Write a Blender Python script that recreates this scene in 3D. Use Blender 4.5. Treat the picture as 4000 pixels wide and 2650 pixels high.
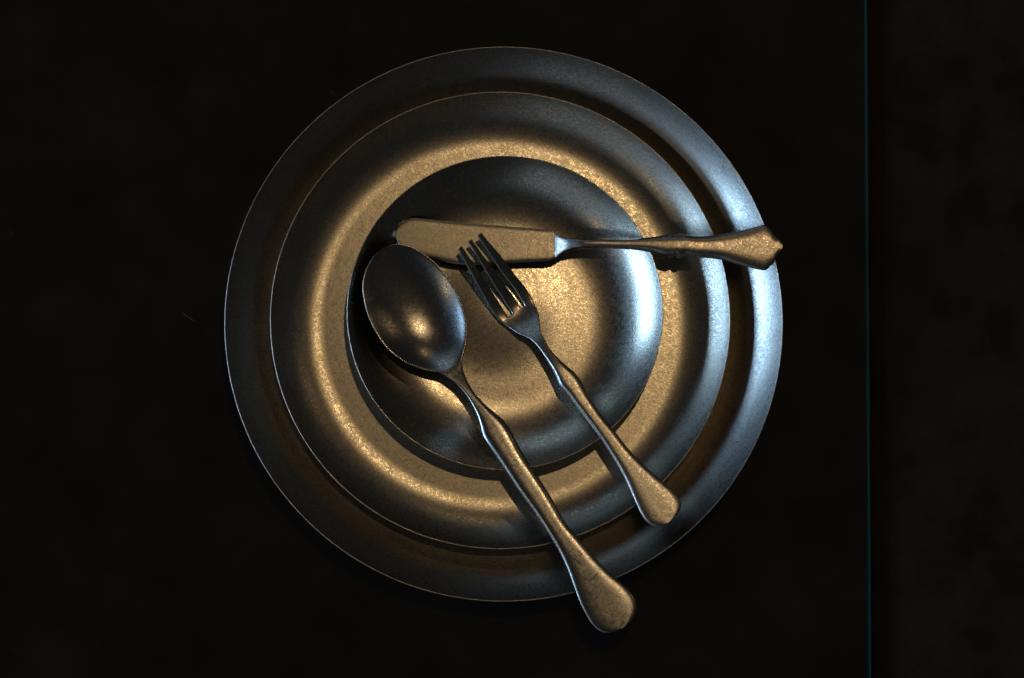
import bpy, math, random
import numpy as np
from mathutils import Vector, Matrix

for o in list(bpy.data.objects):
    bpy.data.objects.remove(o, do_unlink=True)
scene = bpy.context.scene
col = scene.collection
CM = 0.01

# ------------------------------------------------------------------ camera
TILT = math.radians(6.0)          # photographer leans in from the near side
LENS, SENSOR = 55.0, 23.5
FPX = 4000 * LENS / SENSOR
DIST = FPX / 83.35                # cm; 83.35 photo pixels per cm at the rim of the big plate
FOC = np.array([0.0, 0.0, 1.6])
CAM = FOC + DIST * np.array([0, -math.sin(TILT), math.cos(TILT)])
cd = bpy.data.cameras.new('camera')
cd.lens, cd.sensor_width = LENS, SENSOR
cd.clip_start, cd.clip_end = 0.02, 50
cd.dof.use_dof = True
cd.dof.focus_distance = (DIST + 0.3) * CM
cd.dof.aperture_fstop = 3.2
cam = bpy.data.objects.new('camera', cd)
col.objects.link(cam)
cam.location = CAM * CM
cam.rotation_euler = (TILT, 0, 0)
scene.camera = cam

# ------------------------------------------------------------------ light
world = bpy.data.worlds.new('World')
scene.world = world
world.use_nodes = True
bg = world.node_tree.nodes['Background']
bg.inputs[0].default_value = (0.90, 0.95, 1.0, 1)
bg.inputs[1].default_value = 0.019

def aim(o, target):
    d = Vector(target) - o.location
    o.rotation_euler = d.to_track_quat('-Z', 'Y').to_euler()

def spot(name, direction, dist, energy, color, size, radius=0.02):
    l = bpy.data.lights.new(name, 'SPOT')
    l.energy, l.color, l.shadow_soft_size = energy, color, radius
    l.spot_size, l.spot_blend = math.radians(size), 0.6
    o = bpy.data.objects.new(name, l)
    col.objects.link(o)
    d = Vector(direction).normalized()
    o.location = d * dist
    aim(o, (0, 0.005, 0.01))
    return o

def area(name, direction, dist, energy, color, sx, sy):
    l = bpy.data.lights.new(name, 'AREA')
    l.shape, l.size, l.size_y = 'RECTANGLE', sx, sy
    l.energy, l.color = energy, color
    o = bpy.data.objects.new(name, l)
    col.objects.link(o)
    o.location = Vector(direction).normalized() * dist
    aim(o, (0, 0, 0.01))
    return o

WARM = (1.0, 0.685, 0.34)
COOL = (0.40, 0.67, 1.0)
spot('spot_lamp_main', (0.11, 0.225, 1), 2.0, 12.0, WARM, 40, 0.022)
spot('spot_lamp_far', (0.10, 1.0, 0.92), 2.6, 1.8, WARM, 30, 0.02)
spot('spot_lamp_right', (0.87, 0.50, 0.92), 2.6, 1.3, WARM, 30, 0.02)
spot('spot_lamp_left', (-0.84, -0.54, 0.92), 2.6, 2.4, WARM, 30, 0.02)
area('window_light', (-1.0, -0.04, 0.42), 2.6, 50.0, COOL, 1.7, 0.75)
area('far_room_light', (-0.45, 0.85, 0.50), 3.0, 3.4, (0.56, 0.79, 1.0), 2.2, 1.0)
area('room_light', (-0.62, -0.75, 0.62), 3.0, 4.0, (0.66, 0.83, 1.0), 3.0, 1.6)

vs = scene.view_settings
vs.view_transform, vs.look = 'Standard', 'None'
vs.exposure, vs.gamma = 0.0, 1.0
vs.use_curve_mapping = False
scene.cycles.use_denoising = True
scene.cycles.use_light_tree = False
scene.render.filter_size = 1.25
scene.cycles.max_bounces = 6
scene.cycles.glossy_bounces = 4
scene.cycles.transparent_max_bounces = 8
scene.cycles.sample_clamp_indirect = 1.0
scene.cycles.caustics_reflective = True
scene.cycles.caustics_refractive = False

# ------------------------------------------------------------------ helpers
RX = np.array([[1, 0, 0],
               [0, math.cos(TILT), -math.sin(TILT)],
               [0, math.sin(TILT), math.cos(TILT)]])

def place(u, v, z):
    """where a traced point of the photograph lies at height z (cm)"""
    d = RX @ np.array([(u - 2000) / FPX, -(v - 1325) / FPX, -1.0])
    k = (z - CAM[2]) / d[2]
    p = CAM + k * d
    return p

def tag(o, label=None, cat=None, group=None, kind=None):
    if label: o['label'] = label
    if cat: o['category'] = cat
    if group: o['group'] = group
    if kind: o['kind'] = kind
    return o

def empty(name, loc_cm):
    o = bpy.data.objects.new(name, None)
    o.empty_display_size = 0.01
    o.location = Vector(loc_cm) * CM
    col.objects.link(o)
    return o

def smooth1(y, sig):
    n = int(sig * 3) + 1
    k = np.exp(-0.5 * (np.arange(-n, n + 1) / sig) ** 2); k /= k.sum()
    yp = np.concatenate([2 * y[0] - y[1:n + 1][::-1], y, 2 * y[-1] - y[-n - 1:-1][::-1]])
    return np.convolve(yp, k, 'valid')

def curve1(pts, sig=30):
    """smooth 1D function through loose control points"""
    pts = np.array(pts, float)
    xs = np.arange(pts[0, 0] - 100, pts[-1, 0] + 100, 2.0)
    ys = np.interp(xs, pts[:, 0], pts[:, 1])
    ys = smooth1(ys, sig / 2.0)
    return lambda s: np.interp(s, xs, ys)

def catmull(P, closed=True, n=14):
    P = np.array(P, float); N = len(P); out = []
    for i in range(N if closed else N - 1):
        if closed:
            a, b, c, d = P[(i - 1) % N], P[i], P[(i + 1) % N], P[(i + 2) % N]
        else:
            a, b, c, d = P[max(i - 1, 0)], P[i], P[i + 1], P[min(i + 2, N - 1)]
        # centripetal parametrisation keeps uneven points free of loops
        ta = 0; tb = ta + max(np.linalg.norm(b - a), 1e-6) ** .5
        tc = tb + max(np.linalg.norm(c - b), 1e-6) ** .5
        td = tc + max(np.linalg.norm(d - c), 1e-6) ** .5
        for t in np.linspace(tb, tc, n, endpoint=False):
            A1 = (tb - t) / (tb - ta) * a + (t - ta) / (tb - ta) * b
            A2 = (tc - t) / (tc - tb) * b + (t - tb) / (tc - tb) * c
            A3 = (td - t) / (td - tc) * c + (t - tc) / (td - tc) * d
            B1 = (tc - t) / (tc - ta) * A1 + (t - ta) / (tc - ta) * A2
            B2 = (td - t) / (td - tb) * A2 + (t - tb) / (td - tb) * A3
            out.append((tc - t) / (tc - tb) * B1 + (t - tb) / (tc - tb) * B2)
    return np.array(out)

class Axis:
    """along/across coordinates of a utensil, in photo pixels"""
    def __init__(self, p0, p1):
        self.o = np.array(p0, float)
        d = np.array(p1, float) - self.o
        self.d = d / np.linalg.norm(d)
        self.n = np.array([-self.d[1], self.d[0]])    # + is to the left of travel seen from above
    def sw(self, P):
        q = np.array(P, float) - self.o
        return q @ self.d, q @ self.n
    def uv(self, s, w):
        return self.o + s * self.d + w * self.n

def sides(ax, outline):
    """closed outline -> two functions w(s) and its s range"""
    C = catmull(outline)
    s, w = ax.sw(C)
    i0, i1 = int(np.argmin(s)), int(np.argmax(s))
    def run(a, b):
        idx = np.arange(a, b + 1) if a <= b else np.concatenate([np.arange(a, len(s)), np.arange(0, b + 1)])
        ss, ww = np.maximum.accumulate(s[idx]), w[idx]
        ss = ss + np.arange(len(ss)) * 1e-7
        return ss, ww
    A = run(i0, i1)
    bs, bw = run(i1, i0) if False else (None, None)
    idx = np.arange(i1, i0 + 1) if i1 <= i0 else np.concatenate([np.arange(i1, len(s)), np.arange(0, i0 + 1)])
    idx = idx[::-1]
    bs, bw = np.maximum.accumulate(s[idx]) + np.arange(len(idx)) * 1e-7, w[idx]
    fa = lambda x: np.interp(x, A[0], A[1])
    fb = lambda x: np.interp(x, bs, bw)
    m = 0.5 * (s[i0] + s[i1])
    mid = np.linspace(s[i0], s[i1], 41)[1:-1]
    if np.mean(fa(mid)) < np.mean(fb(mid)):
        fa, fb = fb, fa
    return fb, fa, s[i0], s[i1]       # low-w side, high-w side

def emit(name_mat_faces, V, N, parent, base):
    """write parts that share one smooth surface: list of (name, material, faces, parent_key)"""
    made = {}
    for key, name, mat, faces, pk in name_mat_faces:
        used = sorted({i for f in faces for i in f})
        mp = {v: i for i, v in enumerate(used)}
        me = bpy.data.meshes.new(name)
        me.from_pydata([tuple((V[i] - base) * CM) for i in used], [], [[mp[i] for i in f] for f in faces])
        me.polygons.foreach_set('use_smooth', [True] * len(me.polygons))
        me.materials.append(mat)
        if N is not None:
            me.normals_split_custom_set_from_vertices([tuple(N[i]) for i in used])
        me.update()
        o = bpy.data.objects.new(name, me)
        col.objects.link(o)
        o.parent = made[pk] if pk else parent
        made[key] = o
    return made

def vnormals(V, faces):
    N = np.zeros_like(V)
    by = {}
    for f in faces: by.setdefault(len(f), []).append(f)
    for k, fs in by.items():
        A = np.array(fs); P = V[A]
        n = np.zeros((len(A), 3))
        for i in range(1, k - 1):
            n += np.cross(P[:, i] - P[:, 0], P[:, i + 1] - P[:, 0])
        for i in range(k): np.add.at(N, A[:, i], n)
    L = np.linalg.norm(N, axis=1); L[L == 0] = 1
    return N / L[:, None]

# ------------------------------------------------------------------ materials
def nodes_of(name):
    m = bpy.data.materials.new(name)
    m.use_nodes = True
    nt = m.node_tree
    nt.nodes.clear()
    return m, nt, nt.nodes, nt.links

def metal(name, light, dark, rough, grain=1.0, seed=0.0, rust=0.0, dull=.30):
    m, nt, n, L = nodes_of(name)
    out = n.new('ShaderNodeOutputMaterial')
    # two microfacet scales: polished high spots and the dull tumbled ground between them
    p = n.new('ShaderNodeBsdfAnisotropic'); p.distribution = 'BECKMANN'
    p2 = n.new('ShaderNodeBsdfAnisotropic'); p2.distribution = 'BECKMANN'
    mx = n.new('ShaderNodeMixShader'); mx.inputs[0].default_value = dull
    L.new(p.outputs[0], mx.inputs[1]); L.new(p2.outputs[0], mx.inputs[2])
    L.new(mx.outputs[0], out.inputs[0])
    tc = n.new('ShaderNodeTexCoord')
    off = n.new('ShaderNodeVectorMath'); off.operation = 'ADD'
    off.inputs[1].default_value = (seed, seed * .7, seed * .3)
    L.new(tc.outputs['Object'], off.inputs[0])
    P = off.outputs[0]
    def noise(scale, detail=2, rgh=0.5, vec=P, dist=0.0):
        t = n.new('ShaderNodeTexNoise')
        t.inputs['Scale'].default_value = scale
        t.inputs['Detail'].default_value = detail
        t.inputs['Roughness'].default_value = rgh
        t.inputs['Distortion'].default_value = dist
        L.new(vec, t.inputs['Vector'])
        return t.outputs[0]
    def ramp(x, a, b, lo=0.0, hi=1.0):
        r = n.new('ShaderNodeMapRange')
        r.inputs[1].default_value, r.inputs[2].default_value = a, b
        r.inputs[3].default_value, r.inputs[4].default_value = lo, hi
        L.new(x, r.inputs[0]); return r.outputs[0]
    def math_(op, a, b):
        t = n.new('ShaderNodeMath'); t.operation = op
        for i, x in enumerate((a, b)):
            if isinstance(x, (int, float)): t.inputs[i].default_value = x
            else: L.new(x, t.inputs[i])
        return t.outputs[0]
    def mix(f, a, b):
        t = n.new('ShaderNodeMix'); t.data_type = 'RGBA'
        if isinstance(f, float): t.inputs[0].default_value = f
        else: L.new(f, t.inputs[0])
        for i, x in ((6, a), (7, b)):
            if isinstance(x, tuple): t.inputs[i].default_value = (*x, 1)
            else: L.new(x, t.inputs[i])
        return t.outputs[2]
    big = noise(45, 5, 0.62)
    mid = noise(420, 3, 0.6)
    fine = noise(1350, 2, 0.6)
    pit = noise(700, 2, 0.5)
    c = mix(ramp(big, .25, .75), dark, light)
    c = mix(ramp(fine, .36, .66, 0.0, 0.72), c, tuple(x * .42 for x in dark))
    c = mix(ramp(pit, .68, .76, 0.0, .4), c, tuple(x * .35 for x in dark))
    if rust > 0:
        rs = noise(70, 6, 0.7)
        c = mix(ramp(rs, .55, .75, 0.0, rust), c, (0.16, 0.075, 0.03))
    L.new(c, p2.inputs['Color'])
    # tumbled finish: short random strokes, each turned its own way
    strokes = None
    for k, ang in enumerate((0.3, 1.25, 2.1, 2.8)):
        mp = n.new('ShaderNodeMapping'); mp.vector_type = 'TEXTURE'
        mp.inputs['Rotation'].default_value = (0, 0, ang)
        mp.inputs['Scale'].default_value = (1 / 520, 1 / 1700, 1 / 900)
        mp.inputs['Location'].default_value = (k * .31, k * .17, k * .1)
        L.new(P, mp.inputs['Vector'])
        t = noise(1.0, 1, 0.5, mp.outputs[0])
        t = ramp(t, .60, .72)
        strokes = t if strokes is None else math_('MAXIMUM', strokes, t)
    c2 = mix(math_('MULTIPLY', strokes, .55), c, tuple(min(.95, x * q) for x, q in zip(light, (1.85, 1.75, 1.45))))  # golden sparkle painted in: strokes made brighter and warmer in colour
    L.new(c2, p.inputs['Color'])
    for k, ang in enumerate((0.9, 2.45)):                 # sparse longer scratches
        mp = n.new('ShaderNodeMapping'); mp.vector_type = 'TEXTURE'
        mp.inputs['Rotation'].default_value = (0, 0, ang)
        mp.inputs['Scale'].default_value = (1 / 130, 1 / 1500, 1 / 700)
        mp.inputs['Location'].default_value = (k * .53 + .9, k * .29, k * .1)
        L.new(P, mp.inputs['Vector'])
        t = math_('MULTIPLY', ramp(noise(1.0, 0, 0.5, mp.outputs[0]), .70, .76), ramp(noise(55, 1, .5), .45, .6))
        strokes = math_('MAXIMUM', strokes, t)
    r1 = ramp(mid, .3, .7, rough - .02, rough + .025)
    r2 = math_('SUBTRACT', r1, math_('MULTIPLY', strokes, 0.07))
    r3 = math_('ADD', r2, ramp(big, .3, .7, .02, -.02))
    L.new(r3, p.inputs['Roughness'])
    L.new(math_('ADD', r3, .16), p2.inputs['Roughness'])
    h = math_('ADD', math_('MULTIPLY', fine, 0.6), math_('MULTIPLY', strokes, -0.5))
    h = math_('ADD', h, math_('MULTIPLY', mid, 0.35))
    b1 = n.new('ShaderNodeBump')
    b1.inputs['Strength'].default_value = 0.05 * grain
    b1.inputs['Distance'].default_value = 0.0004
    L.new(h, b1.inputs['Height'])
    b2 = n.new('ShaderNodeBump')
    b2.inputs['Strength'].default_value = 0.05
    b2.inputs['Distance'].default_value = 0.0006
    L.new(noise(60, 2, 0.5), b2.inputs['Height'])
    L.new(b2.outputs[0], b1.inputs['Normal'])
    L.new(b1.outputs[0], p.inputs['Normal']); L.new(b1.outputs[0], p2.inputs['Normal'])
    return m

M_PLATE_L = metal('aged_pewter_large', (.50, .48, .45), (.42, .39, .36), .325, .8, 1.3, .22, .45)
M_PLATE_M = metal('aged_pewter_medium', (.54, .50, .44), (.46, .42, .36), .315, .85, 4.1, .18, .45)
M_PLATE_S = metal('aged_pewter_small', (.54, .50, .44), (.45, .41, .36), .285, .85, 7.7, .15, .38)
M_KNIFE = metal('tumbled_steel_knife', (.44, .405, .37), (.39, .36, .33), .335, .7, 11.2, .0, .38)
M_SPOON = metal('tumbled_steel_spoon', (.40, .39, .38), (.36, .35, .34), .285, .35, 14.6, .0, .2)
M_FORK = metal('tumbled_steel_fork', (.43, .41, .39), (.39, .37, .35), .32, .5, 18.9, .0, .28)

def make_table_mat():
    m, nt, n, L = nodes_of('dark_rusted_sheet')
    out = n.new('ShaderNodeOutputMaterial')
    p = n.new('ShaderNodeBsdfPrincipled')
    L.new(p.outputs[0], out.inputs[0])
    tc = n.new('ShaderNodeTexCoord')
    t = n.new('ShaderNodeTexNoise'); t.inputs['Scale'].default_value = 28; t.inputs['Detail'].default_value = 8
    t.inputs['Roughness'].default_value = .68
    L.new(tc.outputs['Object'], t.inputs['Vector'])
    r = n.new('ShaderNodeValToRGB')
    r.color_ramp.elements[0].position, r.color_ramp.elements[1].position = .34, .72
    r.color_ramp.elements[0].color = (.0060, .0038, .0021, 1)
    r.color_ramp.elements[1].color = (.026, .0132, .0058, 1)
    L.new(t.outputs[0], r.inputs[0])
    L.new(r.outputs[0], p.inputs['Base Color'])
    p.inputs['Roughness'].default_value = .8
    p.inputs['Specular IOR Level'].default_value = .15
    return m
M_TABLE = make_table_mat()

def make_glass():
    m, nt, n, L = nodes_of('clear_sheet_glass')
    out = n.new('ShaderNodeOutputMaterial')
    tr = n.new('ShaderNodeBsdfTransparent'); tr.inputs[0].default_value = (.975, .99, .98, 1)
    gl = n.new('ShaderNodeBsdfGlossy'); gl.inputs['Roughness'].default_value = .005
    df = n.new('ShaderNodeBsdfDiffuse'); df.inputs[0].default_value = (.62, .52, .34, 1)
    fr = n.new('ShaderNodeFresnel'); fr.inputs[0].default_value = 1.5
    m1 = n.new('ShaderNodeMixShader'); m2 = n.new('ShaderNodeMixShader')
    tc = n.new('ShaderNodeTexCoord')
    t = n.new('ShaderNodeTexNoise'); t.inputs['Scale'].default_value = 16; t.inputs['Detail'].default_value = 7
    t.inputs['Roughness'].default_value = .72
    L.new(tc.outputs['Object'], t.inputs['Vector'])
    r = n.new('ShaderNodeMapRange')
    r.inputs[1].default_value, r.inputs[2].default_value = .35, .8
    r.inputs[3].default_value, r.inputs[4].default_value = .0028, .013
    L.new(t.outputs[0], r.inputs[0])
    L.new(r.outputs[0], m1.inputs[0]); L.new(tr.outputs[0], m1.inputs[1]); L.new(df.outputs[0], m1.inputs[2])
    L.new(fr.outputs[0], m2.inputs[0]); L.new(m1.outputs[0], m2.inputs[1]); L.new(gl.outputs[0], m2.inputs[2])
    L.new(m2.outputs[0], out.inputs[0])
    return m
M_GLASS = make_glass()

def make_edge():
    m, nt, n, L = nodes_of('green_glass_edge')
    out = n.new('ShaderNodeOutputMaterial')
    df = n.new('ShaderNodeBsdfDiffuse'); df.inputs[0].default_value = (.035, .24, .32, 1)
    ts = n.new('ShaderNodeBsdfTranslucent'); ts.inputs[0].default_value = (.06, .50, .64, 1)
    gl = n.new('ShaderNodeBsdfGlossy'); gl.inputs[0].default_value = (.3, .7, .75, 1); gl.inputs['Roughness'].default_value = .35
    m1 = n.new('ShaderNodeMixShader'); m1.inputs[0].default_value = .5
    m2 = n.new('ShaderNodeMixShader'); m2.inputs[0].default_value = .06
    L.new(df.outputs[0], m1.inputs[1]); L.new(ts.outputs[0], m1.inputs[2])
    L.new(m1.outputs[0], m2.inputs[1]); L.new(gl.outputs[0], m2.inputs[2])
    tr = n.new('ShaderNodeBsdfTransparent'); tr.inputs[0].default_value = (.75, .95, .95, 1)
    m3 = n.new('ShaderNodeMixShader'); m3.inputs[0].default_value = .45
    L.new(m2.outputs[0], m3.inputs[1]); L.new(tr.outputs[0], m3.inputs[2])
    L.new(m3.outputs[0], out.inputs[0])
    return m
M_EDGE = make_edge()

def make_lint():
    m, nt, n, L = nodes_of('grey_lint')
    out = n.new('ShaderNodeOutputMaterial')
    df = n.new('ShaderNodeBsdfDiffuse'); df.inputs[0].default_value = (.12, .11, .10, 1)
    L.new(df.outputs[0], out.inputs[0])
    return m
M_LINT = make_lint()

# ------------------------------------------------------------------ surface and glass
GLASS_T = 0.4
def quad_mesh(name, verts_cm, faces, mat, parent=None, base=(0, 0, 0)):
    me = bpy.data.meshes.new(name)
    me.from_pydata([tuple((np.array(v) - np.array(base)) * CM) for v in verts_cm], [], faces)
    me.materials.append(mat); me.update()
    o = bpy.data.objects.new(name, me); col.objects.link(o)
    o.parent = parent
    return o

tz = -GLASS_T - 0.1
table = quad_mesh('table_surface', [(-90, -70, tz), (90, -70, tz), (90, 70, tz), (-90, 70, tz)], [(0, 1, 2, 3)], M_TABLE)
tag(table, 'dark rust brown mottled surface under the glass pane', kind='structure')

def glass_pane():
    a, b = place(3388, 0, 0), place(3405, 2650, 0)
    d = (a - b) / np.linalg.norm(a - b)
    p0, p1 = b - d * 14, a + d * 14
    base = np.array([-5.0, 0, tz])
    g = empty('glass_pane', base)
    tag(g, 'flat clear glass pane under the plates with a teal polished edge', 'glass pane')
    ch = 0.125
    out = np.array([d[1], -d[0], 0])
    xl = -45.0
    zt, zb = 0.0, -GLASS_T
    T0, T1 = p0 - out * ch, p1 - out * ch
    quad_mesh('sheet', [(T0[0], T0[1], zt), (T1[0], T1[1], zt), (xl, T1[1], zt), (xl, T0[1], zt),
                        (T0[0], T0[1], zb), (T1[0], T1[1], zb), (xl, T1[1], zb), (xl, T0[1], zb)],
              [(0, 1, 2, 3), (7, 6, 5, 4), (1, 5, 6, 2), (2, 6, 7, 3), (3, 7, 4, 0)], M_GLASS, g, base)
    vs_, fs = [], []
    prof = [(0, zt), (ch * .55, zt - .015), (ch * .9, zt - .06), (ch, zt - .13), (ch, zb + .13), (ch * .9, zb + .06), (ch * .55, zb + .015), (0, zb)]
    for P in (T0, T1):
        for ox, z in prof:
            q = P + out * ox
            vs_.append((q[0], q[1], z))
    k = len(prof)
    for i in range(k - 1):
        fs.append((i, i + 1, k + i + 1, k + i))
    e = quad_mesh('edge', vs_, [f[::-1] for f in fs], M_EDGE, g, base)
    e['label'] = 'teal polished edge of the glass'
glass_pane()

# ------------------------------------------------------------------ plates
def plate(name, label, cx, cy, R, R0, z0, slope, power, mat, dome=0.0, dome_r=3.0, shift=(0, 0), thick=0.055, wob=0.0, seed=0, parts=('well', 'rim')):
    """turned sheet-metal plate: flat or domed well, curved flaring rim, rounded lip"""
    seg = 192
    W = R - R0
    def zt(r):
        z = z0
        if r > R0:
            x = (r - R0) / W
            z += slope * W / power * x ** power
        return z
    rs = [0.0] + list(np.linspace(.25, R0, 30)) + list(R0 + W * np.linspace(.03, 1, 34))
    rs[-1] = R - thick * .5
    top = [(r, zt(r)) for r in rs]
    # lip
    rl, zl = top[-1]
    sl = math.atan(slope)
    nx, nz = -math.sin(sl), math.cos(sl)            # inward-up normal of the rim
    h = thick * .5
    cxl, czl = rl - nx * h, zl - nz * h
    lip = []
    a0 = math.atan2(nz, nx)
    for k in range(1, 9):
        a = a0 - math.pi * k / 9
        lip.append((cxl + h * math.cos(a), czl + h * math.sin(a)))
    under = []
    for i in range(len(top) - 1, -1, -1):
        r, z = top[i]
        if i == 0: under.append((0.0, z - thick)); break
        dr = (zt(min(r + .02, R)) - zt(max(r - .02, 0))) / .04
        q = math.hypot(1, dr)
        under.append((r + dr / q * thick, z - thick / q))
    prof = top + lip + under
    base = np.array([cx, cy, z0 - thick])
    rnd = np.random.RandomState(seed)
    ph = rnd.rand(4) * 6.28
    q0 = math.hypot(*shift)
    d0 = dome * .5 * (1 + math.cos(math.pi * q0 / dome_r)) if dome else 0
    V = [np.array([cx, cy, prof[0][1] + d0])]
    ring = [[0]]
    for (r, z) in prof[1:-1]:
        idx = []
        for k in range(seg):
            a = 2 * math.pi * k / seg
            dz = wob * (r / R) ** 2 * (math.sin(2 * a + ph[0]) + .6 * math.sin(3 * a + ph[1]) + .35 * math.sin(5 * a + ph[2]))
            q = math.hypot(r * math.cos(a) - shift[0], r * math.sin(a) - shift[1])
            if dome and q < dome_r: dz += dome * .5 * (1 + math.cos(math.pi * q / dome_r))
            idx.append(len(V)); V.append(np.array([cx + r * math.cos(a), cy + r * math.sin(a), z + dz]))
        ring.append(idx)
    ring.append([len(V)]); V.append(np.array([cx, cy, prof[-1][1] + d0]))
    V = np.array(V)
    fw, fr = [], []
    nt_ = len(top)
    iw = 1 + 30
    for i in range(len(ring) - 1):
        A, B = ring[i], ring[i + 1]
        j = i
        is_rim = iw - 1 <= j < nt_ + len(lip) + (nt_ - iw)
        dst = fr if is_rim else fw
        for k in range(seg):
            k2 = (k + 1) % seg
            if len(A) == 1: dst.append((A[0], B[k], B[k2]))
            elif len(B) == 1: dst.append((A[k2], A[k], B[0]))
            else: dst.append((A[k], B[k], B[k2], A[k2]))
    N = vnormals(V, fw + fr)
    e = empty(name, base)
    tag(e, label, 'plate', 'stack of three metal plates')
    emit([('w', 'well', mat, fw, None), ('r', 'rim', mat, fr, None)], V, N, e, base)
    return zt

def centre(u, v, z):
    p = place(u, v, z); return p[0], p[1]

ZL, ZM, ZS = 0.12, 0.46, 0.70
cL = centre(1968, 1256, 1.8)
cM = centre(1954, 1242, 1.75)
cS = centre(1972.5, 1221, 1.9)
f_large = plate('dinner_plate', 'largest dark metal plate at the bottom of the stack, resting on glass', *cL, 13.03, 9.1, ZL, 1.12, 2.25, M_PLATE_L,
      dome=.30, dome_r=8.0, wob=.012, seed=1)
f_med = plate('dinner_plate', 'middle-sized metal plate with a golden lit ring, between largest and smallest', *cM, 10.78, 8.3, ZM, 1.05, 2.2, M_PLATE_M,
      dome=.15, dome_r=6.5, wob=.010, seed=2)
f_small = plate('dinner_plate', 'smallest metal plate on top of the stack, holding the cutlery', *cS, 7.37, 3.75, ZS, 1.03, 2.55, M_PLATE_S,
      dome=.23, dome_r=3.5, shift=(-.35, .40), wob=.010, seed=3)

# ------------------------------------------------------------------ cutlery
def crop(ox, oy, k, pts):
    return [(ox + x / k, oy + y / k) for x, y in pts]

def rows_for(s0, s1, n, end0=40, end1=40, ne=12):
    a = s0 + end0 * (np.linspace(0.06, 1, ne) ** 2)
    b = s1 - end1 * (np.linspace(0.06, 1, ne) ** 2)[::-1]
    m = np.linspace(s0 + end0, s1 - end1, n)
    return np.concatenate([a[:-1], m, b[1:]])

def loft(ax, lo, hi, S, zc, ztop, zbot, nt=27):
    """closed skin from stations; ztop/zbot(s, t) are offsets from the centre line"""
    th = np.linspace(-math.pi / 2, math.pi / 2, nt)
    ts = np.sin(th)
    V, rings = [], []
    for s in S:
        a, b = lo(s), hi(s)
        z = float(zc(s))
        idx = []
        def put(t, dz):
            u, v = ax.uv(s, .5 * (a + b) + .5 * (b - a) * t)
            p = place(u, v, z)
            idx.append(len(V)); V.append(np.array([p[0], p[1], z + dz]))
        for t in ts: put(t, ztop(s, t))
        for t in ts[-2:0:-1]: put(t, zbot(s, t))
        rings.append(idx)
    F = []
    K = len(rings[0])
    for i in range(len(rings) - 1):
        A, B = rings[i], rings[i + 1]
        F.append([(A[k], A[(k + 1) % K], B[(k + 1) % K], B[k]) for k in range(K)])
    cap0 = tuple(rings[0][::-1]); cap1 = tuple(rings[-1])
    return np.array(V), F, cap0, cap1

def orient(V, faces):
    """signed volume: negative when the faces point inward"""
    vol = 0.0
    for k in {len(f) for f in faces}:
        P = V[np.array([f for f in faces if len(f) == k])]
        for i in range(1, k - 1):
            vol += np.einsum('ij,ij->', P[:, 0], np.cross(P[:, i], P[:, i + 1]))
    return vol

def side_profile(t, p, q):
    return max(0.0, 1 - abs(t) ** p) ** q

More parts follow.
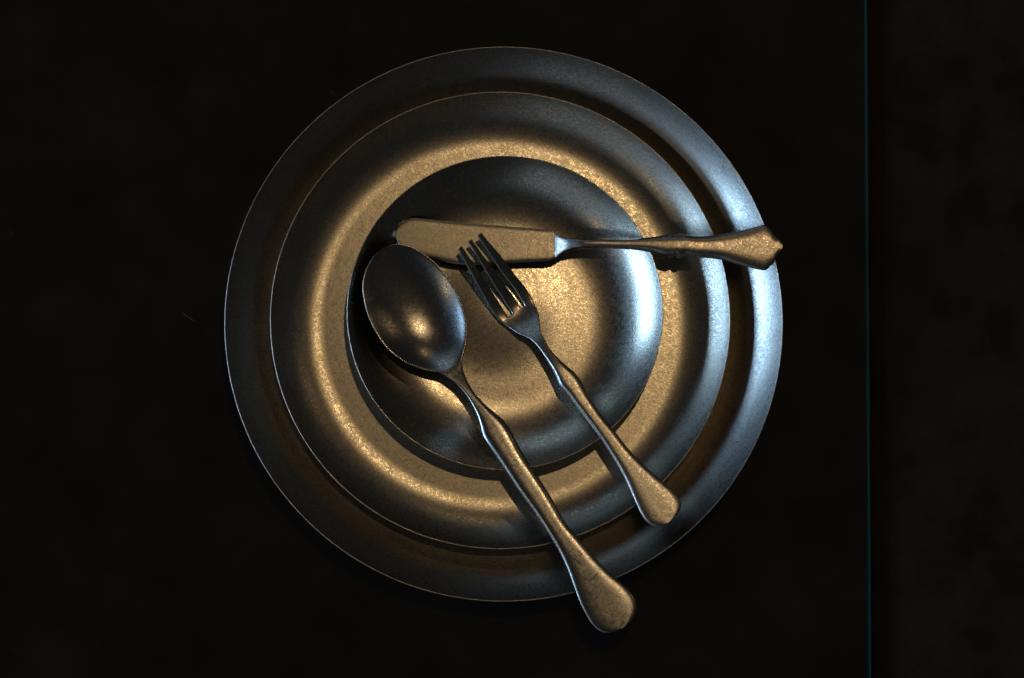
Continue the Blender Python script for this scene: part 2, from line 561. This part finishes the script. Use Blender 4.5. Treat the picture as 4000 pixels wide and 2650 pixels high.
# ---- knife
def build_knife():
    A = lambda P: crop(1500, 800, 2.614, P)
    B = lambda P: crop(2100, 800, 2.367, P)
    top_bl = A([(120, 320), (133, 250), (170, 195), (230, 152), (300, 134), (420, 141), (600, 160), (800, 180), (1000, 199), (1200, 215), (1400, 233), (1600, 249), (1715, 258), (1742, 264)])
    bot_bl = A([(125, 350), (142, 395), (185, 450), (290, 505), (400, 538), (530, 566), (650, 596), (760, 612), (900, 621), (1100, 615), (1300, 602), (1500, 590), (1650, 583), (1715, 575), (1742, 556)])
    ax = Axis((1546, 925), (3057, 962))
    ts_, tw_ = ax.sw(top_bl); bs_, bw_ = ax.sw(bot_bl)
    # blade as closed outline with a squared heel
    heel_t, heel_b = (2168, 902), (2168, 1012)
    loB, hiB, b0, b1 = sides(ax, top_bl + [(2169.5, 930), (2169.5, 985)] + bot_bl[::-1])
    top_h = B([(205, 283), (260, 305), (350, 315), (500, 320), (700, 322), (850, 319), (950, 310), (1050, 300), (1150, 287), (1205, 274), (1240, 268), (1268, 279), (1292, 269), (1330, 262), (1372, 275), (1430, 286), (1500, 288), (1600, 285), (1700, 272), (1850, 245), (1950, 223), (2040, 200), (2098, 187), (2132, 202), (2162, 238), (2190, 278), (2204, 296), (2226, 305), (2240, 330), (2248, 352), (2266, 382)])
    bot_h = B([(205, 470), (250, 440), (320, 416), (400, 405), (550, 402), (700, 407), (850, 415), (950, 425), (1040, 440), (1130, 465), (1200, 486), (1240, 491), (1270, 479), (1300, 499), (1330, 498), (1360, 481), (1420, 484), (1500, 492), (1600, 497), (1700, 512), (1800, 540), (1900, 568), (2000, 592), (2088, 609), (2122, 600), (2150, 570), (2178, 548), (2190, 520), (2206, 498), (2226, 462), (2245, 430), (2266, 395)])
    hs0 = ax.sw([(2169, 905)])[0][0]
    loH, hiH, h0, h1 = sides(ax, [(2168, 903)] + top_h + bot_h[::-1] + [(2168, 1011), (2167, 957)])
    L = h1
    wid = curve1([(q_, float(hiH(q_) - loH(q_))) for q_ in list(np.arange(h0 + 2, 1040, 8)) + [1052] + list(np.arange(1156, h1 - 8, 8))], 6)
    # heights along the knife (s in photo px)
    zbl = curve1([(-50, 1.40), (0, 1.42), (620, 1.64), (800, 1.72), (1000, 1.80)], 30)
    # blade
    SB = rows_for(b0, b1, 40, 60, 6, 14)
    def bt(s, t): return .10 * side_profile(t, 10, .5)
    def bb(s, t): return -.06 * side_profile(t, 10, .5)
    V1, F1, c0, c1 = loft(ax, loB, hiB, SB, zbl, bt, bb, 31)
    faces1 = sum(F1, []) + [c0, c1]
    # handle
    zh = curve1([(-100, 1.64), (600, 1.62), (618, 1.64), (672, 1.96), (720, 2.12), (780, 2.19), (990, 2.32), (1250, 2.48), (1400, 2.60), (1520, 2.68)], 10)
    hh = curve1([(500, .10), (618, .10), (660, .17), (730, .24), (900, .24), (1100, .31), (1250, .27), (1400, .17), (1460, .14), (1530, .09)], 14)
    def ht(s, t):
        b = min(1, max(0, (s - 640) / 110.0))
        t2 = min(1.0, abs(t) * float(hiH(s) - loH(s)) / float(wid(s)))     # nubs stay thin flanges
        e_ = .05 * side_profile(t, 6, .5)
        return max(e_, float(hh(s)) * ((1 - b) * side_profile(t, 8, .5) + b * side_profile(t2, 3.0, .6)))
    def hb(s, t): return -float(hh(s)) * side_profile(t, 2.3, .55) * .9
    SH = np.concatenate([np.linspace(h0 + 1.0, h0 + 120, 30), np.linspace(h0 + 124, h1 - 90, 170), h1 - 90 + 89.5 * np.linspace(0.03, 1, 34)])
    V2, F2, d0, d1 = loft(ax, loH, hiH, SH, zh, ht, hb, 27)
    faces2 = sum(F2, []) + [d0, d1]
    off = len(V1)
    if orient(V1, faces1) < 0: faces1 = [f[::-1] for f in faces1]
    if orient(V2, faces2) < 0: faces2 = [f[::-1] for f in faces2]
    faces2 = [tuple(i + off for i in f) for f in faces2]
    V = np.vstack([V1, V2])
    N = vnormals(V, faces1 + faces2)
    base = np.array([*place(2100, 955, 1.2)[:2], 1.1])
    e = empty('table_knife', base)
    tag(e, 'blunt tumbled steel knife lying across all three plates, handle pointing right', 'knife', 'steel cutlery on the plates')
    # bolster is the flared step where the blade meets the handle
    nb = int(np.searchsorted(SH, h0 + 70))
    K = 2 * 27 - 2
    hf = faces2
    bol = hf[:nb * K] + [hf[-2]]
    han = hf[nb * K:-2] + [hf[-1]]
    emit([('b', 'blade', M_KNIFE, faces1, None), ('h', 'handle', M_KNIFE, han, None), ('o', 'bolster', M_KNIFE, bol, 'h')], V, N, e, base)

# ---- spoon
def build_spoon():
    A = lambda P: crop(1400, 900, 2.614, P)
    B = lambda P: crop(1650, 1350, 1.3633, P)
    left = A([(390, 139), (250, 185), (150, 270), (90, 370), (55, 470), (42, 580), (55, 700), (85, 830), (130, 950), (190, 1065), (270, 1180), (370, 1275), (480, 1350), (600, 1405), (720, 1440), (820, 1456), (872, 1478), (930, 1520)])
    left += B([(180, 206), (230, 265), (265, 325), (290, 380), (305, 430), (318, 478), (340, 518), (390, 590), (450, 680), (520, 785), (600, 895), (670, 1000), (730, 1100), (775, 1195), (810, 1290), (840, 1370), (870, 1430), (900, 1480), (940, 1518), (985, 1532)])
    right = A([(500, 155), (600, 195), (700, 260), (800, 345), (900, 460), (980, 580), (1040, 700), (1080, 820), (1103, 930), (1110, 1030), (1103, 1125), (1085, 1220), (1068, 1300), (1062, 1370), (1078, 1450)])
    right += B([(260, 225), (310, 290), (370, 345), (430, 396), (470, 450), (500, 510), (550, 600), (610, 690), (680, 800), (760, 940), (840, 1035), (920, 1130), (1000, 1215), (1070, 1275), (1115, 1325), (1137, 1370), (1140, 1410), (1125, 1450), (1095, 1485), (1045, 1517)])
    ax = Axis((1500, 962), (2425, 2462))
    lo, hi, s0, s1 = sides(ax, left + right[::-1])
    zc = curve1([(-60, 2.20), (0, 2.15), (300, 1.92), (500, 1.84), (640, 2.04), (860, 2.28), (1100, 2.40), (1500, 2.62), (1660, 2.68), (1780, 2.76)], 40)
    hh = curve1([(-50, .045), (420, .045), (560, .09), (680, .16), (800, .18), (900, .185), (1100, .165), (1400, .13), (1600, .105), (1780, .09)], 30)
    sc, a = (s0 + 545) / 2, (545 - s0) / 2 + 6
    def depth(s, t):
        u = (s - sc) / a
        if u > 1: return 0.0
        u = u - .16 * (1 - u * u)                    # deepest a little towards the neck
        k = max(0.0, 1 - abs(u) ** 2.1)
        tt = min(1.0, abs(t) / .985)
        return .63 * (k ** 1.35 if u > 0 else k) * (1 - tt ** 2.15)
    blend = lambda s: min(1.0, max(0.0, (s - 480) / 260.0))
    def q(s): b = blend(s); return b * b * (3 - 2 * b)
    def roll(s, t):                                  # left lip leans up the plate's wall
        return .10 * t * (1 - q(s)) * min(1.0, (s - s0) / 150.0)
    def zt(s, t):
        b = q(s)
        p = (1 - b) * side_profile(t, 14, .5) + b * side_profile(t, 3.9, .62 - .12 * min(1, max(0, (s - 1300) / 300)))
        return float(hh(s)) * p - depth(s, t) + roll(s, t)
    def zb(s, t):
        b = q(s)
        p = (1 - b) * side_profile(t, 14, .5) + b * side_profile(t, 2.4, .55)
        return -float(hh(s)) * p - depth(s, t) + roll(s, t)
    S = rows_for(s0, s1, 190, 90, 50, 26)
    nt = 41
    V, F, c0, c1 = loft(ax, lo, hi, S, zc, zt, zb, nt)
    allf = sum(F, []) + [c0, c1]
    flip = orient(V, allf) < 0
    fx = (lambda f: f[::-1]) if flip else (lambda f: f)
    cut1, cut2 = int(np.searchsorted(S, 560)), int(np.searchsorted(S, 850))
    bowl = [fx(f) for f in sum(F[:cut1], [])] + [fx(c0)]
    neck = [fx(f) for f in sum(F[cut1:cut2], [])]
    han = [fx(f) for f in sum(F[cut2:], [])] + [fx(c1)]
    N = vnormals(V, bowl + neck + han)
    base = np.array([*place(1640, 1210, 1.0)[:2], V[:, 2].min()])
    e = empty('table_spoon', base)
    tag(e, 'large tumbled steel spoon, bowl at left in the smallest plate, handle past the rim', 'spoon', 'steel cutlery on the plates')
    emit([('b', 'bowl', M_SPOON, bowl, None), ('h', 'handle', M_SPOON, han, None), ('n', 'neck', M_SPOON, neck, 'h')], V, N, e, base)

# ---- fork
def build_fork():
    A = lambda P: crop(1760, 880, 6.533, P)
    B = lambda P: crop(1860, 1060, 5.227, P)
    H = lambda P: crop(1800, 1200, 1.7422, P)
    ax = Axis((1835, 939), (2600, 2063))
    def fn(P):
        C = catmull(P, closed=False, n=10)
        C = np.vstack([C, P[-1]])
        s, w = ax.sw(C)
        o = np.argsort(s)
        return lambda x: np.interp(x, s[o], w[o])
    L1 = A([(200, 585), (260, 720), (330, 860), (420, 1040), (510, 1200), (610, 1380)]) + B([(0, 235), (110, 440), (210, 610), (320, 800), (400, 915), (480, 1010), (600, 1110), (740, 1210), (870, 1290), (1000, 1340), (1110, 1400), (1200, 1480)]) + \
         H([(530, 280), (580, 355), (620, 420), (650, 480), (676, 540), (720, 590), (790, 680), (860, 770), (940, 880), (1010, 985), (1070, 1080), (1120, 1170), (1160, 1260), (1195, 1340), (1230, 1410), (1270, 1465)]) + [(2550, 2053.5), (2571, 2057.5)]
    R3 = A([(780, 205), (880, 340), (1000, 480), (1110, 600), (1230, 740), (1350, 900), (1460, 1050)]) + B([(820, 130), (920, 240), (1000, 350), (1080, 470), (1150, 590), (1210, 710), (1260, 820), (1290, 950), (1300, 1080), (1310, 1180), (1340, 1290), (1400, 1400)]) + \
         H([(600, 275), (660, 345), (720, 400), (780, 450), (815, 500), (850, 570), (900, 650), (960, 740), (1040, 835), (1120, 940), (1200, 1030), (1290, 1115), (1370, 1185), (1440, 1245), (1482, 1298)]) + [(2660, 1966), (2658, 1990), (2640, 2018), (2610, 2044)]
    R1 = A([(275, 545), (370, 690), (470, 830), (560, 960), (660, 1090), (770, 1270), (870, 1440)]) + B([(230, 290), (330, 450), (430, 600), (520, 750), (600, 870), (640, 930)])
    L2 = A([(445, 400), (500, 490), (600, 650), (700, 820), (800, 1010), (900, 1180), (1000, 1340)]) + B([(341, 243), (420, 380), (520, 530), (620, 690), (690, 790), (780, 905)])
    R2 = A([(530, 370), (640, 530), (740, 680), (850, 830), (950, 970), (1060, 1110), (1180, 1270), (1290, 1420)]) + B([(590, 310), (680, 420), (770, 550), (860, 680), (920, 765)])
    L3 = A([(680, 235), (760, 370), (860, 520), (960, 680), (1070, 860), (1180, 1030), (1290, 1190), (1400, 1340)]) + B([(701, 262), (800, 410), (900, 570), (960, 655), (1040, 765)])
    lo_out, hi_out, s0, s1 = sides(ax, L1 + [(2588, 2055)] + R3[::-1])
    # w grows to the right-hand side of travel? order edges by their mean w
    E = [fn(P) for P in (L1, R1, L2, R2, L3, R3)]
    if E[0](200) > E[5](200): E = E[::-1]
    outer_lo, outer_hi = lo_out, hi_out
    sr = float(ax.sw([(1992, 1233)])[0][0]) + 2
    tip = float(ax.sw([(1835, 938)])[0][0])
    nT, nS = 4, 2
    nc = 3 * nT + 2 * nS
    S = np.concatenate([tip + np.array([1.0, 5, 12]), np.linspace(tip + 28, sr - 22, 17), [sr - 9, sr, sr + 5, sr + 14],
                        np.linspace(sr + 26, 640, 34), np.linspace(652, s1 - 70, 46), s1 - 70 + 69.3 * np.sin(np.linspace(.12, math.pi / 2, 12))])
    ir = int(np.argmin(abs(S - sr)))
    def tine_cols(s):
        e = [float(f(s)) + (-2.2 if q % 2 == 0 else 2.2) for q, f in enumerate(E)]   # metal a touch proud of the traced crest
        w = []
        for k in range(3):
            a, b = e[2 * k], e[2 * k + 1]
            ts = [a + (b - a) * x for x in (0, .18, .5, .82, 1)]
            w += ts
            if k < 2: w.append(.5 * (e[2 * k + 1] + e[2 * k + 2]))
        return np.array(w)                 # 17 columns: 5 + 1 + 5 + 1 + 5
    root = tine_cols(sr)
    froot = (root - root[0]) / (root[-1] - root[0])
    tun = np.linspace(-1, 1, 17)
    funi = .5 + .5 * np.sign(tun) * (1 - (1 - abs(tun)) ** 1.25)
    # s: tips 0, root ~360, end ~1360 ; height of the centre line (cm)
    zc = curve1([(-40, 2.76), (0, 2.63), (120, 2.09), (240, 1.44), (310, 1.12), (365, 1.16), (480, 1.84), (600, 2.16), (700, 2.22), (820, 2.26), (1000, 2.30), (1250, 2.42), (1380, 2.50)], 26)
    hh = curve1([(-40, .065), (0, .065), (300, .095), (430, .10), (520, .13), (600, .16), (690, .17), (800, .16), (1000, .135), (1200, .11), (1380, .09)], 26)
    V, F, mat = [], [], []
    G = {}
    ncol = 17
    for i, s in enumerate(S):
        if i <= ir: w = tine_cols(s)
        else:
            a, b = float(outer_lo(s)), float(outer_hi(s))
            k = min(1, (s - sr) / 150.0); k = k * k * (3 - 2 * k)
            w = a + (b - a) * ((1 - k) * froot + k * funi)
        z = float(zc(s)); h = float(hh(s))
        cr = min(1, max(0, (s - 440) / 160.0))
        flat = min(1, max(0, (s - 1000) / 250.0))
        mid_, hw = .5 * (w[0] + w[-1]), max(1e-6, .5 * (w[-1] - w[0]))
        for j in range(ncol):
            u, v = ax.uv(s, w[j])
            p = place(u, v, z)
            if i < ir:
                tt = [1, .0, 0, 0, 1, 0, 1, 0, 0, 0, 1, 0, 1, 0, 0, 0, 1][j]
                zt_ = h * (1 - .45 * tt); zb_ = -h * (1 - .45 * tt)
            else:
                t = (w[j] - mid_) / hw
                pa = 1 - .45 * abs(t) ** 12
                pb = max(.10, side_profile(t, 3.8, .62 - .12 * flat))
                q = (1 - cr) * pa + cr * pb
                zt_, zb_ = h * q, -h * q * .9
            # dish across the head
            if s < 600:
                t = (w[j] - mid_) / hw
                dd = .10 * math.exp(-((s - 330) / 130.0) ** 2) * (t * t)
                zt_ += dd; zb_ += dd
            G[i, j, 0] = len(V); V.append(np.array([p[0], p[1], z + zt_]))
            G[i, j, 1] = len(V); V.append(np.array([p[0], p[1], z + zb_]))
    slot = {4, 5, 10, 11}
    def solid(i, j):
        if i < 0 or j < 0 or i >= len(S) - 1 or j >= ncol - 1: return False
        return not (i < ir and j in slot)
    def part(i, j):
        if i < ir: return 1 if j < 4 else (2 if j < 10 else 3)
        if S[i] < 500: return 0
        if S[i] < 660: return 5
        return 4
    for i in range(len(S) - 1):
        for j in range(ncol - 1):
            if not solid(i, j): continue
            a, b, c, d = (i, j), (i + 1, j), (i + 1, j + 1), (i, j + 1)
            m_ = part(i, j)
            F.append([G[x[0], x[1], 0] for x in (a, b, c, d)]); mat.append(m_)
            F.append([G[x[0], x[1], 1] for x in (d, c, b, a)]); mat.append(m_)
            for (di, dj, x, y) in ((-1, 0, d, a), (1, 0, b, c), (0, -1, a, b), (0, 1, c, d)):
                if not solid(i + di, j + dj):
                    F.append([G[y[0], y[1], 0], G[x[0], x[1], 0], G[x[0], x[1], 1], G[y[0], y[1], 1]]); mat.append(m_)
    V = np.array(V)
    if orient(V, F) < 0: F = [f[::-1] for f in F]
    # drop unused verts, smooth with Catmull-Clark
    used = sorted({k for f in F for k in f}); mp = {k: q for q, k in enumerate(used)}
    me = bpy.data.meshes.new('fork_cage')
    me.from_pydata([tuple(V[k]) for k in used], [], [[mp[k] for k in f] for f in F])
    me.polygons.foreach_set('material_index', mat)
    me.update()
    tmp = bpy.data.objects.new('fork_cage', me); col.objects.link(tmp)
    for _ in range(6): me.materials.append(None)
    me.polygons.foreach_set('material_index', mat)
    sub = tmp.modifiers.new('sub', 'SUBSURF'); sub.levels = sub.render_levels = 2
    dg = bpy.context.evaluated_depsgraph_get()
    ev = tmp.evaluated_get(dg); m2 = ev.to_mesh()
    V2 = np.empty(len(m2.vertices) * 3); m2.vertices.foreach_get('co', V2); V2 = V2.reshape(-1, 3)
    fc = [tuple(p.vertices) for p in m2.polygons]; fm = [p.material_index for p in m2.polygons]
    ev.to_mesh_clear()
    bpy.data.objects.remove(tmp, do_unlink=True); bpy.data.meshes.remove(me)
    N = vnormals(V2, fc)
    base = np.array([*place(2080, 1300, 1.1)[:2], V2[:, 2].min()])
    e = empty('table_fork', base)
    tag(e, 'three-tined tumbled steel fork in the middle, tines raised over the knife blade', 'fork', 'steel cutlery on the plates')
    P = {k: [f for f, q in zip(fc, fm) if q == k] for k in range(6)}
    emit([('hd', 'head', M_FORK, P[0], None), ('t1', 'tine', M_FORK, P[1], 'hd'), ('t2', 'tine', M_FORK, P[2], 'hd'), ('t3', 'tine', M_FORK, P[3], 'hd'),
          ('h', 'handle', M_FORK, P[4], None), ('n', 'neck', M_FORK, P[5], 'h')], V2, N, e, base)

build_knife()
build_spoon()
build_fork()

# ------------------------------------------------------------------ dust on the glass
def lint(label, pts, r):
    P = [place(u, v, .012) for u, v in pts]
    C = catmull([p[:2] for p in P], closed=False, n=5) if len(P) > 2 else np.array([p[:2] for p in P])
    V, F = [], []
    base = np.array([C[0][0], C[0][1], 0.0])
    for i, c in enumerate(C):
        d = C[min(i + 1, len(C) - 1)] - C[max(i - 1, 0)]; d = d / (np.linalg.norm(d) + 1e-9)
        n_ = np.array([-d[1], d[0]])
        k = r * (.45 if i in (0, len(C) - 1) else 1)
        for a in (0, 90, 180, 270):
            o = n_ * k * math.cos(math.radians(a)); z = .001 + r + k * math.sin(math.radians(a))
            V.append(np.array([c[0] + o[0], c[1] + o[1], z]))
    for i in range(len(C) - 1):
        for k in range(4):
            F.append((4 * i + k, 4 * i + (k + 1) % 4, 4 * i + 4 + (k + 1) % 4, 4 * i + 4 + k))
    F += [(3, 2, 1, 0), tuple(4 * (len(C) - 1) + k for k in range(4))]
    me = bpy.data.meshes.new('lint_fibre')
    me.from_pydata([tuple((v - base) * CM) for v in V], [], F)
    me.materials.append(M_LINT); me.update()
    o = bpy.data.objects.new('lint_fibre', me); col.objects.link(o); o.location = Vector(base) * CM
    tag(o, label, 'lint', 'dust and lint on the glass')

lint('tiny curved pale fibre on the glass at the left photo edge', [(37, 898), (43, 907), (46, 918), (45, 928)], .006)
lint('tiny pale dust speck on glass, left of the plates at mid height', [(425, 1202), (428, 1204), (430, 1206)], .018)
lint('short grey smear of lint on glass just left of the largest plate', [(712, 1222), (735, 1240), (768, 1260)], .008)
lint('thin pale fibre on glass above left of the largest plate', [(1292, 358), (1303, 366), (1315, 367)], .006)
lint('tiny hooked fibre on glass in the lower left corner', [(62, 2528), (56, 2536), (58, 2546)], .007)
lint('short slanted pale fibre on glass near the bottom left', [(392, 2498), (386, 2508), (378, 2516)], .006)
lint('tiny pale dust speck on glass above the stack of plates', [(1972, 127), (1976, 129), (1980, 130)], .014)
